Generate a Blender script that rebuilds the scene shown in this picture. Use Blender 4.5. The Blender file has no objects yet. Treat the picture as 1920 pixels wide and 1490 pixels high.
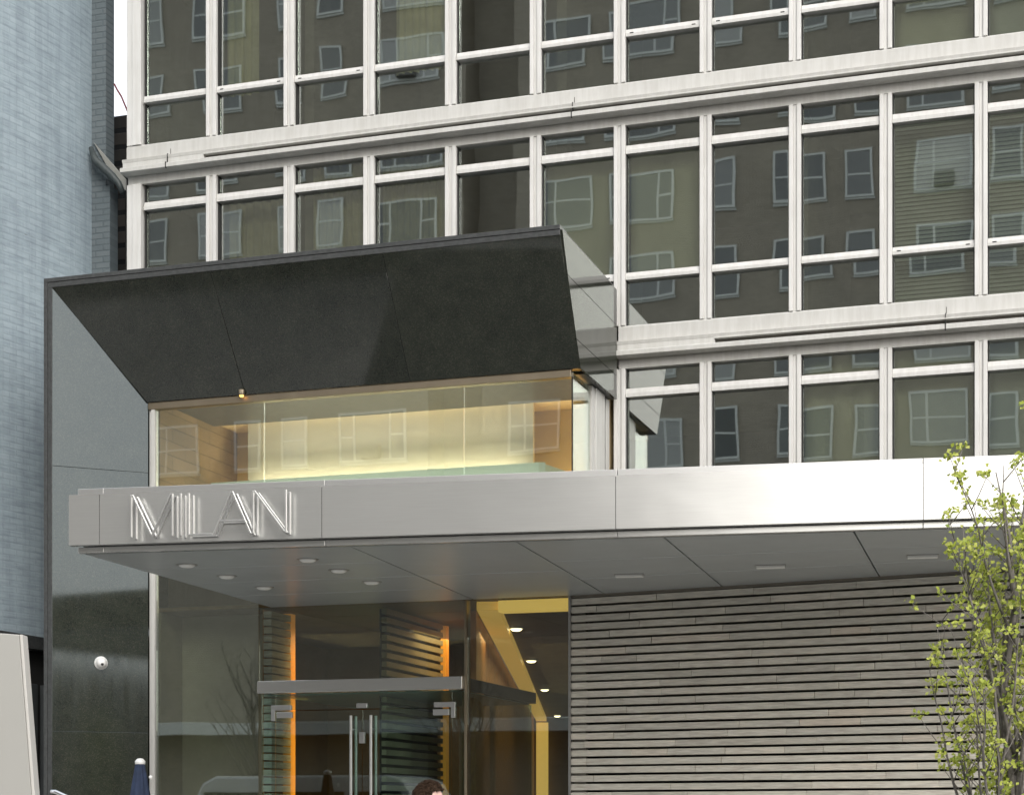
import bpy, bmesh, math, random
from mathutils import Vector, Matrix
R = math.radians
random.seed(7)
S = bpy.context.scene
COL = S.collection

# ------------------------------------------------------------------ helpers
class MB:
    """collects shapes, builds ONE mesh object (several material slots allowed)"""
    def __init__(self):
        self.v = []; self.f = []; self.m = []
    def poly(self, pts, faces, mi=0):
        b = len(self.v)
        self.v += [tuple(p) for p in pts]
        for f in faces:
            self.f.append([b + i for i in f]); self.m.append(mi)
        return self
    def box(self, x0, x1, y0, y1, z0, z1, mi=0):
        p = [(x0,y0,z0),(x1,y0,z0),(x1,y1,z0),(x0,y1,z0),(x0,y0,z1),(x1,y0,z1),(x1,y1,z1),(x0,y1,z1)]
        return self.poly(p, [(0,3,2,1),(4,5,6,7),(0,1,5,4),(1,2,6,5),(2,3,7,6),(3,0,4,7)], mi)
    def prism(self, a, b, mi=0):
        """loft between two equal loops a and b (lists of 3-D points), capped"""
        n = len(a)
        fs = [tuple(range(n))[::-1], tuple(range(n, 2*n))]
        for i in range(n):
            j = (i+1) % n
            fs.append((i, j, n+j, n+i))
        return self.poly(list(a)+list(b), fs, mi)
    def extx(self, prof, x0, x1, mi=0):
        """profile of (y,z) swept along x"""
        return self.prism([(x0,y,z) for y,z in prof], [(x1,y,z) for y,z in prof], mi)
    def extz(self, plan, z0, z1, mi=0):
        return self.prism([(x,y,z0) for x,y in plan], [(x,y,z1) for x,y in plan], mi)
    def bar(self, p, q, w, h, up=(0,0,1), mi=0):
        p = Vector(p); q = Vector(q); d = (q-p).normalized(); u = Vector(up)
        s = d.cross(u).normalized(); u = s.cross(d).normalized()
        a = [p+s*w/2+u*h/2, p-s*w/2+u*h/2, p-s*w/2-u*h/2, p+s*w/2-u*h/2]
        b = [x+(q-p) for x in a]
        return self.prism(a, b, mi)
    def tube(self, pts, rad, n=8, mi=0, cap=True):
        pts = [Vector(p) for p in pts]
        if not isinstance(rad, (list, tuple)): rad = [rad]*len(pts)
        rings = []
        ref = None
        for i, p in enumerate(pts):
            d = (pts[min(i+1, len(pts)-1)] - pts[max(i-1, 0)]).normalized()
            if ref is None:
                ref = d.orthogonal().normalized()
            s = (ref - d*ref.dot(d))
            s = s.normalized() if s.length > 1e-6 else d.orthogonal().normalized()
            ref = s; t = d.cross(s)
            rings.append([p + (s*math.cos(2*math.pi*k/n) + t*math.sin(2*math.pi*k/n))*rad[i] for k in range(n)])
        b = len(self.v)
        for r in rings: self.v += [tuple(x) for x in r]
        for i in range(len(rings)-1):
            for k in range(n):
                k2 = (k+1) % n
                self.f.append([b+i*n+k, b+i*n+k2, b+(i+1)*n+k2, b+(i+1)*n+k]); self.m.append(mi)
        if cap:
            self.f.append([b+k for k in range(n)][::-1]); self.m.append(mi)
            e = b+(len(rings)-1)*n
            self.f.append([e+k for k in range(n)]); self.m.append(mi)
        return self
    def lathe(self, prof, c=(0,0,0), n=24, mi=0, M=None):
        """profile (r,z) round local z axis; M = optional 3x3 orientation"""
        b = len(self.v); c = Vector(c)
        for r, z in prof:
            for k in range(n):
                p = Vector((r*math.cos(2*math.pi*k/n), r*math.sin(2*math.pi*k/n), z))
                if M is not None: p = M @ p
                self.v.append(tuple(p+c))
        for i in range(len(prof)-1):
            for k in range(n):
                k2 = (k+1) % n
                self.f.append([b+i*n+k, b+i*n+k2, b+(i+1)*n+k2, b+(i+1)*n+k]); self.m.append(mi)
        self.f.append([b+k for k in range(n)][::-1]); self.m.append(mi)
        e = b+(len(prof)-1)*n
        self.f.append([e+k for k in range(n)]); self.m.append(mi)
        return self
    def mesh(self, name, mats, smooth=False, fix=True):
        me = bpy.data.meshes.new(name)
        me.from_pydata(self.v, [], self.f)
        if not isinstance(mats, (list, tuple)): mats = [mats]
        for m in mats: me.materials.append(m)
        me.polygons.foreach_set('material_index', self.m)
        if fix:
            bm = bmesh.new(); bm.from_mesh(me)
            bmesh.ops.recalc_face_normals(bm, faces=bm.faces)
            bm.to_mesh(me); bm.free()
        if smooth:
            me.polygons.foreach_set('use_smooth', [True]*len(me.polygons))
        me.update()
        return me
    def build(self, name, mats, parent=None, bevel=0, smooth=False, fix=True, loc=None):
        o = bpy.data.objects.new(name, self.mesh(name, mats, smooth, fix))
        COL.objects.link(o)
        if parent is not None: o.parent = parent
        if loc is not None: o.location = loc
        if bevel:
            md = o.modifiers.new('Bevel', 'BEVEL'); md.width = bevel; md.segments = 2
            md.limit_method = 'ANGLE'; md.angle_limit = R(40)
        return o

def tag(o, label=None, cat=None, group=None, kind=None):
    if label: o['label'] = label
    if cat: o['category'] = cat
    if group: o['group'] = group
    if kind: o['kind'] = kind
    return o

def empty(name, loc=(0,0,0), rz=0, **k):
    o = bpy.data.objects.new(name, None); COL.objects.link(o)
    o.empty_display_size = .2
    o.location = loc; o.rotation_euler = (0, 0, rz)
    return tag(o, **k)

def inst(name, me, parent, loc=(0,0,0), rot=(0,0,0)):
    o = bpy.data.objects.new(name, me); COL.objects.link(o)
    o.parent = parent; o.location = loc; o.rotation_euler = rot
    return o

def copy_tree(o, parent=None):
    c = o.copy(); COL.objects.link(c); c.parent = parent
    for ch in list(o.children): copy_tree(ch, c)
    return c

# ------------------------------------------------------------------ materials
class N:
    def __init__(self, name):
        self.mat = bpy.data.materials.new(name); self.mat.use_nodes = True
        self.t = self.mat.node_tree
        self.bsdf = self.t.nodes['Principled BSDF']; self.out = self.t.nodes['Material Output']
    def n(self, typ, **kw):
        nd = self.t.nodes.new(typ)
        for k, v in kw.items():
            if k.startswith('i_'):
                key = k[2:]
                nd.inputs[int(key) if key.isdigit() else key.replace('_', ' ')].default_value = v
            else: setattr(nd, k, v)
        return nd
    def l(self, a, b): self.t.links.new(a, b)
    def coord(self, kind='Object', scale=(1,1,1)):
        tc = self.n('ShaderNodeTexCoord'); mp = self.n('ShaderNodeMapping')
        mp.inputs['Scale'].default_value = scale
        self.l(tc.outputs[kind], mp.inputs[0]); return mp.outputs[0]
    def pos(self, scale=(1,1,1)):
        g = self.n('ShaderNodeNewGeometry'); mp = self.n('ShaderNodeMapping')
        mp.inputs['Scale'].default_value = scale
        self.l(g.outputs['Position'], mp.inputs[0]); return mp.outputs[0]
    def noise(self, vec, scale, detail=4, rough=.55):
        nz = self.n('ShaderNodeTexNoise'); nz.inputs['Scale'].default_value = scale
        nz.inputs['Detail'].default_value = detail; nz.inputs['Roughness'].default_value = rough
        self.l(vec, nz.inputs['Vector']); return nz.outputs['Fac']
    def ramp(self, fac, stops):
        r = self.n('ShaderNodeValToRGB')
        el = r.color_ramp.elements
        while len(el) < len(stops): el.new(.5)
        for e, (p, c) in zip(el, stops):
            e.position = p; e.color = (*c, 1) if len(c) == 3 else c
        self.l(fac, r.inputs[0]); return r.outputs[0]
    def mix(self, a, b, fac, mode='MIX'):
        m = self.n('ShaderNodeMix', data_type='RGBA', blend_type=mode)
        for sock, v in ((m.inputs[0], fac), (m.inputs[6], a), (m.inputs[7], b)):
            if hasattr(v, 'links'): self.l(v, sock)
            elif isinstance(v, (int, float)): sock.default_value = v
            else: sock.default_value = (*v, 1)
        return m.outputs[2]
    def math(self, op, a, b=None):
        m = self.n('ShaderNodeMath', operation=op)
        for sock, v in ((m.inputs[0], a), (m.inputs[1], b)):
            if v is None: continue
            if hasattr(v, 'links'): self.l(v, sock)
            else: sock.default_value = v
        return m.outputs[0]
    def bump(self, h, strength=.3, dist=.01):
        b = self.n('ShaderNodeBump'); b.inputs['Strength'].default_value = strength
        b.inputs['Distance'].default_value = dist
        self.l(h, b.inputs['Height']); self.l(b.outputs[0], self.bsdf.inputs['Normal']); return b
    def set(self, **kw):
        for k, v in kw.items():
            s = self.bsdf.inputs[k.replace('_', ' ')]
            if hasattr(v, 'links'): self.l(v, s)
            elif isinstance(v, tuple) and len(v) == 3: s.default_value = (*v, 1)
            else: s.default_value = v
        return self

def painted(name, c, rough=.45, var=.12, sc=1.2, spec=.4, streak=True):
    m = N(name)
    p = m.pos()
    f = m.noise(p, sc*3, 6)
    col = m.ramp(f, [(.25, tuple(x*(1-var) for x in c)), (.7, tuple(min(1, x*(1+var*.4)) for x in c))])
    if streak:
        s = m.noise(m.pos((9, 9, .8)), 2, 5, .65)
        dirt = m.ramp(s, [(.42, (.62,.60,.55)), (.58, (1,1,1))])
        col = m.mix(col, dirt, .2, 'MULTIPLY')
    m.set(Base_Color=col, Roughness=rough, Specular_IOR_Level=spec)
    return m.mat

def metal(name, c, rough=.3, var=.25, axis=(.6, .6, 30), metallic=1.0):
    m = N(name)
    s = m.noise(m.coord('Object', axis), 6, 4)
    big = m.noise(m.coord('Object', (1,1,1)), .9, 3)
    rr = m.math('ADD', m.math('MULTIPLY', s, rough*var), m.math('MULTIPLY', big, rough*.35))
    rr = m.math('ADD', rr, rough*(1-var*.5-.25))
    col = m.ramp(s, [(.3, tuple(x*.93 for x in c)), (.7, c)])
    m.set(Base_Color=col, Roughness=rr, Metallic=metallic)
    if name == 'brushed_steel': m.bump(m.noise(m.pos((.9,.9,1.6)), 1.3, 2), .35, .012)
    return m.mat

def plain(name, c, rough=.6, var=.1, sc=4, metallic=0.0, bump=0):
    m = N(name)
    f = m.noise(m.pos(), sc, 5)
    col = m.ramp(f, [(.3, tuple(x*(1-var) for x in c)), (.7, tuple(x*(1+var) for x in c))])
    m.set(Base_Color=col, Roughness=rough, Metallic=metallic)
    if bump: m.bump(f, bump, .01)
    return m.mat

def glow(name, c, strength):
    m = N(name)
    m.set(Base_Color=c, Emission_Color=c, Emission_Strength=strength, Roughness=.4)
    return m.mat

def glass(name, refl, tint, wob=.0013, wsc=1.6, gcol=(.92,.95,.93), ext=.6):
    """tinted mirror-ish float glass: clear transmission + slightly wavy reflection"""
    m = N(name); t = m.t
    t.nodes.remove(m.bsdf)
    oi = m.n('ShaderNodeObjectInfo')
    add = m.n('ShaderNodeVectorMath', operation='MULTIPLY_ADD')
    cx = m.n('ShaderNodeCombineXYZ')
    m.l(oi.outputs['Random'], cx.inputs[0]); m.l(oi.outputs['Random'], cx.inputs[2])
    m.l(cx.outputs[0], add.inputs[0]); add.inputs[1].default_value = (37, 0, 53)
    m.l(m.pos(), add.inputs[2])
    nz = m.noise(add.outputs[0], wsc, 1, .4)
    b = m.n('ShaderNodeBump'); b.inputs['Strength'].default_value = 1; b.inputs['Distance'].default_value = wob
    m.l(nz, b.inputs['Height'])
    gl = m.n('ShaderNodeBsdfGlossy'); gl.inputs['Roughness'].default_value = .012
    gl.inputs['Color'].default_value = (*gcol, 1); m.l(b.outputs[0], gl.inputs['Normal'])
    tr = m.n('ShaderNodeBsdfTransparent'); tr.inputs['Color'].default_value = (*tint, 1)
    fr = m.n('ShaderNodeFresnel'); fr.inputs['IOR'].default_value = 1.5
    fac = m.math('ADD', m.math('MULTIPLY', fr.outputs[0], ext), refl)
    fac = m.math('MINIMUM', fac, 1.0)
    mx = m.n('ShaderNodeMixShader')
    m.l(fac, mx.inputs[0]); m.l(tr.outputs[0], mx.inputs[1]); m.l(gl.outputs[0], mx.inputs[2])
    m.l(mx.outputs[0], m.out.inputs[0])
    return m.mat

def mk_brick(name, c1, c2, mortar, axis, bw=.21, bh=.075, spots=None, rough=.8, msize=.011, blotch=.3, bump=.7):
    """brick courses in the plane spanned by axis ('x' or 'y') and z"""
    m = N(name)
    g = m.n('ShaderNodeNewGeometry'); sp = m.n('ShaderNodeSeparateXYZ'); cb = m.n('ShaderNodeCombineXYZ')
    m.l(g.outputs['Position'], sp.inputs[0])
    m.l(sp.outputs[0 if axis == 'x' else 1], cb.inputs[0]); m.l(sp.outputs[2], cb.inputs[1])
    b = m.n('ShaderNodeTexBrick', offset=.5)
    m.l(cb.outputs[0], b.inputs['Vector'])
    b.inputs['Scale'].default_value = 1; b.inputs['Brick Width'].default_value = bw
    b.inputs['Row Height'].default_value = bh; b.inputs['Mortar Size'].default_value = msize
    b.inputs['Mortar Smooth'].default_value = .3; b.inputs['Bias'].default_value = 0
    for k, c in (('Color1', c1), ('Color2', c2), ('Mortar', mortar)): b.inputs[k].default_value = (*c, 1)
    col = b.outputs['Color']
    nz = m.noise(m.pos(), .9, 6, .6)
    col = m.mix(col, m.ramp(nz, [(.3,(.84,.85,.87)),(.7,(1.10,1.10,1.09))]), blotch*2, 'MULTIPLY')
    if spots:
        sk = m.noise(m.pos((2.2,2.2,17)), 1.5, 6, .62)
        col = m.mix(col, m.ramp(sk, [(.32,(.80,.81,.82)),(.5,(1,1,1)),(.7,(1.10,1.10,1.09))]), .9, 'MULTIPLY')
        dr = m.noise(m.pos((5,5,.35)), 1.4, 5, .6)
        col = m.mix(col, m.ramp(dr, [(.36,(.84,.85,.86)),(.55,(1.03,1.03,1.03))]), .8, 'MULTIPLY')
        s = m.noise(m.pos((3,1.5,9)), 3.2, 5, .7)
        col = m.mix(col, spots, m.ramp(s, [(.64,(0,0,0)),(.74,(.75,.75,.75))]))
    m.set(Base_Color=col, Roughness=rough, Specular_IOR_Level=.3)
    m.bump(m.math('SUBTRACT', m.math('MULTIPLY', nz, .4), b.outputs['Fac']), bump, .012)
    return m.mat
M = {}
M['white'] = painted('white_painted_metal', (.56,.555,.53), .4, .07)
M['white_bar'] = painted('window_bar_paint', (.66,.655,.635), .38, .05)
M['grille'] = painted('recess_grille_paint', (.30,.28,.25), .6, .15)
M['dark'] = plain('dark_gap', (.015,.015,.014), .8)
M['win_glass'] = glass('window_glass', .31, (.86,.89,.84), .0011, 1.2)
M['clear_glass'] = glass('storefront_glass', .22, (.86,.90,.86), .0012, .9)
M['upper_glass'] = glass('clerestory_glass', .21, (.90,.93,.90), .0010, .9)
M['lobby_glass'] = glass('lobby_front_glass', .08, (.86,.89,.84), .0012, .9)
M['frosted'] = plain('frosted_teal_glass', (.22,.33,.30), .3, .05)
M['door_glass'] = glass('door_glass', .06, (.82,.92,.88), .0006, .9)
M['steel'] = metal('brushed_steel', (.64,.64,.62), .25, .08, metallic=.72)
M['steel_letter'] = plain('smooth_steel', (.58,.58,.57), .30, .03, 3, metallic=.75)
M['steel_dark'] = metal('dull_steel', (.42,.41,.39), .4)
M['bronze'] = plain('bronze_frame', (.30,.25,.18), .4, .1, 3, metallic=.8)
M['soffit'] = painted('soffit_panel_paint', (.345,.365,.365), .32, .08, streak=False)
M['soffit_line'] = painted('soffit_joint_paint', (.52,.54,.54), .4, .05, streak=False)
M['lens'] = plain('frosted_lens', (.75,.75,.72), .35, .03)
M['room_wall'] = plain('room_wall', (.30,.275,.23), .8)
M['room_ceiling'] = plain('room_ceiling', (.45,.42,.36), .8)
M['warm_wall'] = plain('warm_plaster', (.62,.50,.30), .7, .05, 1.5)
M['orange_wall'] = plain('orange_wood', (.42,.20,.06), .5, .25, 3)
M['tan_stone'] = mk_brick('tan_stone_blocks', (.30,.21,.11), (.36,.25,.14), (.22,.15,.08), 'y', bw=.6, bh=.16, msize=.006)
M['panel_green'] = plain('pale_green_panel', (.67,.645,.58), .35, .03)
M['teal'] = plain('pale_teal_panel', (.50,.66,.64), .35, .03)
M['lobby_wall'] = plain('lobby_plaster', (.33,.30,.20), .7, .15, 2)
M['bay_wall'] = plain('bay_plaster', (.50,.46,.34), .7, .2, 1.2)
M['lobby_dark'] = plain('lobby_dark_wall', (.13,.085,.035), .6, .2, 2)
M['floor'] = plain('lobby_floor', (.20,.17,.12), .25, .15)
M['gold'] = glow('gold_cove_light', (1.0,.62,.14), .20)
M['gold_hot'] = glow('gold_column_light', (1.0,.66,.16), .34)
M['orange_led'] = glow('orange_led_strip', (1.0,.45,.06), .085)
M['bulb'] = glow('warm_bulb', (1.0,.84,.52), 3)
M['spot'] = glow('amber_bulb', (1.0,.5,.12), 1.6)
M['fabric_yellow'] = plain('yellow_curtain_cloth', (.80,.76,.50), .9, .10, 6)
M['fabric_olive'] = plain('olive_curtain_cloth', (.58,.54,.36), .9, .15, 6)
M['shade'] = plain('pale_shade_cloth', (.85,.83,.64), .9, .05, 2)
M['blind'] = plain('blind_slats', (.74,.77,.68), .6, .05, 3)
M['asphalt'] = plain('asphalt', (.05,.05,.05), .9, .2, 30, bump=.3)
M['concrete'] = plain('sidewalk_concrete', (.42,.41,.39), .85, .15, 2)
M['ground'] = plain('ground_far', (.16,.16,.15), .9)
M['bark'] = plain('grey_bark', (.17,.155,.14), .9, .3, 40, bump=.4)
M['navy'] = plain('navy_canvas', (.018,.03,.065), .85, .25, 12)
M['chrome'] = plain('chrome', (.85,.85,.85), .1, .02, 3, metallic=1)
M['dome'] = plain('white_plastic', (.80,.80,.78), .3, .02)
M['grey_panel'] = painted('pale_grey_panel', (.385,.38,.355), .4, .02, streak=False)
M['grey_edge'] = painted('pale_edge_trim', (.55,.535,.50), .4, .02, streak=False)

def mk_granite(name='dark_speckled_granite', ior=1.65, tint=(1,1,1)):
    m = N(name)
    p = m.pos()
    v = m.n('ShaderNodeTexVoronoi', feature='F1'); v.inputs['Scale'].default_value = 140
    m.l(p, v.inputs['Vector'])
    sep = m.n('ShaderNodeSeparateColor'); m.l(v.outputs['Color'], sep.inputs[0])
    spk = m.ramp(sep.outputs[0], [(0,(.021,.025,.021)),(.6,(.028,.032,.026)),(.85,(.038,.041,.034)),(.96,(.054,.054,.045)),(1,(.038,.033,.026))])
    big = m.noise(p, 5, 6)
    cl = m.ramp(big, [(.3,(.75,.77,.76)),(.7,(1.2,1.2,1.15))])
    col = m.mix(spk, cl, .8, 'MULTIPLY')
    oi = m.n('ShaderNodeObjectInfo')
    pv = m.ramp(oi.outputs['Random'], [(0,(.8,.8,.8)),(1,(1.2,1.18,1.12))])
    col = m.mix(col, pv, 1.0, 'MULTIPLY')
    st = m.noise(m.pos((7,7,.6)), 2, 5, .6)
    m.set(Base_Color=col, Roughness=m.math('ADD', m.math('MULTIPLY', st, .10), .03), IOR=ior, Specular_Tint=tint, Specular_IOR_Level=.5)
    return m.mat
M['granite'] = mk_granite()
M['granite_side'] = mk_granite('dulled_granite_side', 1.36)  # same granite; IOR lowered to dull the facade's reflection on this face
M['granite_jamb'] = mk_granite('sky_tinted_granite', 1.72, (.80,.92,1.0))  # same granite; specular tint puts the sky's blue reflection into the stone
M['granite_trim'] = plain('granite_trim', (.055,.058,.058), .35, .25, 30)

def mk_stone():
    m = N('split_stone_planks')
    g = m.n('ShaderNodeNewGeometry')
    isl = g.outputs['Random Per Island']
    base = m.ramp(isl, [(0,(.50,.485,.43)),(.35,(.555,.54,.48)),(.6,(.59,.57,.505)),(.82,(.63,.605,.535)),(.95,(.60,.53,.44)),(1,(.52,.50,.44))])
    grain = m.noise(m.coord('Object', (1.2, 1, 22)), 5, 7, .65)
    gr = m.ramp(grain, [(.3,(.70,.69,.67)),(.62,(1.12,1.12,1.12))])
    col = m.mix(base, gr, .9, 'MULTIPLY')
    blotch = m.noise(m.coord('Object', (2.5,1,14)), 1.6, 5, .6)
    bl = m.ramp(blotch, [(.35,(.85,.80,.78)),(.5,(1,1,1)),(.72,(1.12,1.06,1.0))])
    col = m.mix(col, bl, .8, 'MULTIPLY')
    m.set(Base_Color=col, Roughness=.82, Specular_IOR_Level=.25)
    m.bump(grain, .5, .006)
    return m.mat
M['stone'] = mk_stone()
M['stone_back'] = plain('stone_backing', (.012,.012,.011), .9)

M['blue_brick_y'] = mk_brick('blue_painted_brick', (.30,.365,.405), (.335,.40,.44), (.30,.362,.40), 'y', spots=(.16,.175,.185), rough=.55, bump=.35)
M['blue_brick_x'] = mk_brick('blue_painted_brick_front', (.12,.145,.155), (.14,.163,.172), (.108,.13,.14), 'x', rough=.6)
M['dark_brick'] = mk_brick('dark_rear_brick', (.05,.045,.04), (.08,.07,.06), (.02,.02,.02), 'y', bw=.5, bh=.22, msize=.04)
M['opp_brick'] = mk_brick('beige_brick', (.275,.245,.195), (.33,.295,.24), (.29,.265,.225), 'x')
M['opp_brick2'] = mk_brick('brown_brick', (.17,.135,.10), (.22,.175,.13), (.20,.18,.15), 'x')
M['opp_glass'] = glass('far_window_glass', .35, (.2,.22,.22), .002, .7)
M['opp_frame'] = plain('far_window_frame', (.56,.58,.56), .5, .03)
M['ac'] = plain('grey_metal_box', (.12,.12,.11), .6)

def mk_leaf():
    m = N('young_leaf')
    g = m.n('ShaderNodeNewGeometry')
    col = m.ramp(g.outputs['Random Per Island'], [(0,(.33,.40,.06)),(.4,(.44,.49,.09)),(.75,(.55,.57,.16)),(1,(.22,.31,.05))])
    m.set(Base_Color=col, Roughness=.5, Specular_IOR_Level=.3)
    tr = m.n('ShaderNodeBsdfTranslucent'); m.l(col, tr.inputs['Color'])
    mx = m.n('ShaderNodeMixShader'); mx.inputs[0].default_value = .35
    m.l(m.bsdf.outputs[0], mx.inputs[1]); m.l(tr.outputs[0], mx.inputs[2]); m.l(mx.outputs[0], m.out.inputs[0])
    return m.mat
M['leaf'] = mk_leaf()

# ------------------------------------------------------------------ ground
def sheet(name, x0, x1, y0, y1, z, m):
    mb = MB(); mb.poly([(x0,y0,z),(x1,y0,z),(x1,y1,z),(x0,y1,z)], [(0,1,2,3)])
    return tag(mb.build(name, m), kind='structure')
sheet('ground', -400, 400, -400, 400, -.16, M['ground'])
sheet('road', -200, 200, -32.5, -10.35, -.145, M['asphalt'])
tag(MB().box(-200, 200, -10.3, 8, -.15, 0).build('sidewalk', M['concrete']), kind='structure')
tag(MB().box(-200, 200, -10.35, -10.303, -.15, .004).build('kerb', M['granite_trim']), kind='structure')
tag(MB().box(-200, 200, -60, -32.5, -.15, 0).build('far_sidewalk', M['concrete']), kind='structure')

# ------------------------------------------------------------------ main building: windowed upper floors
BX = [-11.29, -10.234, -9.197, -8.163, -7.135, -6.099, -5.103, -4.115, -3.12, -2.138, -1.14, -.145, .85, 1.845, 2.84]
ZB = {'C': 7.141-2.747, 'B': 7.141, 'A': 9.888, 'top': 9.888+2.747}
bld = empty('apartment_building', (-4.2, 0, 0), label='pale metal and glass apartment building above the steel canopy', cat='building')
bo = Vector((-4.2, 0, 0))
def bpart(mb, name, m, **k):
    o = mb.build(name, m, bld, **k); o.location = -bo; return o

# spandrel band: every floor the same section, swept along x; rel = heights relative to the glass foot above the band
def band_prof(zb):
    return [
        [(-.03,zb-.0),(.10,zb-.0),(.10,zb-.187),(-.055,zb-.187),(-.055,zb-.02)],       # sill face
        [(-.135,zb-.196),(.10,zb-.187),(.10,zb-.232),(-.125,zb-.236)],                 # drip lip
        [(-.05,zb-.236),(.10,zb-.236),(.10,zb-.308),(-.05,zb-.308)],                   # recess back
        [(-.185,zb-.318),(-.155,zb-.303),(.10,zb-.303),(.10,zb-.377),(-.155,zb-.377),(-.185,zb-.366)],  # bullnose
        [(-.035,zb-.377),(.10,zb-.377),(.10,zb-.483),(-.035,zb-.483)],                 # head frame
    ]
for key in ('A', 'B', 'top', 'C'):
    zb = ZB[key]
    x0 = {'A': -11.41, 'B': -5.115, 'top': -11.41, 'C': -5.0}[key]
    mb = MB()
    for i, pr in enumerate(band_prof(zb)):
        xs = x0 + (.02 if i == 0 and x0 < -11 else .03 if i in (2, 4) and x0 < -11 else 0)
        mb.extx(pr, xs, 3.4, 1 if i == 2 else 0)
    # fins of the recessed grille and the flat cover plate at the left end
    gx = x0 + 1.12
    for dz in (.252, .268, .285): mb.box(gx, 3.39, -.075, -.05, zb-dz-.004, zb-dz+.001, 1)
    mb.box(x0+.006, gx, -.125, -.05, zb-.3025, zb-.2365, 0)
    mb.box(gx+.002, 3.39, -.142, -.05, zb-.2515, zb-.2365, 0)
    bpart(mb, 'spandrel_band', [M['white'], M['grille']], bevel=.004)
    # sealant joints across the band
    for jx in ((-10.78, -5.63, .3) if x0 < -11 else (-1.5,)):
        mb = MB().box(jx-.006, jx+.006, -.1875, -.10, zb-.376, zb-.304); mb.box(jx-.006, jx+.002, -.138, -.10, zb-.304, zb-.192)
        mb.box(jx-.003, jx+.003, -.138, -.03, zb-.192, zb-.186); mb.box(jx-.002, jx+.004, -.0575, -.03, zb-.186, zb-.10)
        bpart(mb, 'band_joint', M['dark'])

H0, H1, H2, H3, H4 = .518, .603, 1.94, 2.04, 2.264
mull = MB()   # flanged mullion with a sunk centre groove
mull.box(-.066, -.022, -.055, .09, 0, 2.264); mull.box(.022, .066, -.055, .09, 0, 2.264); mull.box(-.0215, .0215, -.030, .09, .0, 2.262)
mull_me = mull.mesh('mullion', M['white_bar'])
post = MB().box(-.10, -.02, -.05, .09, 0, 2.264).box(-.0195, .098, -.062, .09, 0, 2.264).mesh('corner_post', M['white_bar'])
def add_bev(o, w=.004):
    md = o.modifiers.new('Bevel', 'BEVEL'); md.width = w; md.segments = 2; md.limit_method = 'ANGLE'; md.angle_limit = R(40)

frame_cache, pane_cache = {}, {}
def frame_mesh(w, vents):
    k = (round(w, 3), vents)
    if k not in frame_cache:
        mb = MB(); h = w/2 - .068
        for z0, z1 in ((H0, H1), (H2, H3)):
            zm = z0 + (z1-z0)*.48
            mb.extx([(-.012,z1),(.09,z1),(.09,zm),(-.020,zm)], -h, h, 0)
            mb.extx([(-.034,zm-.002),(.09,zm-.002),(.09,z0),(-.030,z0)], -h, h, 0)
        for s in (-1, 1):      # slim dark gasket against the mullion
            for z0, z1 in ((.002, H0), (H1, H2), (H3, H4-.002)):
                a, b = sorted((s*h, s*(h-.012)))
                mb.box(a, b, .0, .085, z0, z1, 1)
        if vents:
            for s in (-1, 1): mb.box(s*(h-.07)-.022, s*(h-.07)+.022, -.0365, -.02, H0+.030, H0+.042, 1)
        frame_cache[k] = mb.mesh('window_frame', [M['white_bar'], M['dark']])
    return frame_cache[k]
def pane_mesh(w, z0, z1):
    k = (round(w, 3), round(z0, 3))
    if k not in pane_cache:
        h = w/2 - .080
        zc = (z0+z1)/2; d = (z1-z0)/2
        pane_cache[k] = MB().box(-h, h, -.005, .005, -d-.004, d+.004).mesh('pane', M['win_glass'])
    return pane_cache[k]

for key in ('C', 'B', 'A', 'top'):
    zb = ZB[key]
    for i, x in enumerate(BX):
        if key == 'C' and i < 6: continue
        o = inst('corner_post' if i == 0 else 'mullion', post if i == 0 else mull_me, bld, Vector((x, 0, zb))-bo)
        add_bev(o)
        if i == len(BX)-1: continue
        w = BX[i+1]-x; xc = x + w/2
        if i == 0: w -= .05; xc += .03
        fr = inst('window', frame_mesh(w, (i*3+ord(key[0])) % 5 in (1, 3)), bld, Vector((xc, 0, zb))-bo); add_bev(fr, .003)
        rr = random.Random(i*17+ord(key[0])*5)
        for z0, z1 in ((0, H0), (H1, H2), (H3, H4)):
            inst('pane', pane_mesh(w, z0, z1), fr, (0, .05, (z0+z1)/2), (rr.uniform(-1,1)*.0022, 0, rr.uniform(-1,1)*.0022))
# floors and rooms behind the glass
mb = MB()
for key in ('B', 'A', 'top'):
    zb = ZB[key]; mb.box(-11.30, 3.3, .101, 4.0, zb-.42, zb-.12)
mb.box(-5.05, 3.3, .101, 4.0, ZB['C']-.42, ZB['C']-.12)
mb.box(-11.30, 3.3, .101, 4.0, ZB['top']+2.3, ZB['top']+2.5)
bpart(mb, 'floor_slab', M['room_ceiling'])
mb = MB(); mb.box(-11.36, 3.4, 4.001, 4.2, 4.4, ZB['top']+2.5)
for x in (-9.15, -5.95, -3.15, -.2): mb.box(x, x+.12, .32, 3.999, ZB['B']-.118, ZB['top']-.422)
for x in (-3.15, -.2): mb.box(x, x+.12, .32, 3.999, ZB['C']-.118, ZB['B']-.422)
bpart(mb, 'inner_wall', M['room_wall'])
mb = MB(); mb.box(-11.385, -11.305, .101, 4.2, .2, ZB['top']+2.5); mb.box(3.305, 3.4, -.03, 4.2, .2, ZB['top']+2.5)
mb.box(-3.7, 3.3, .0, .09, .2, ZB['C']-.484); mb.box(-5.0, -3.701, .0, .09, 4.0, ZB['C']-.484); mb.box(-11.4, 3.4, -.15, 4.2, ZB['top']+2.51, ZB['top']+2.9)
bpart(mb, 'end_wall', M['white'])

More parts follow.
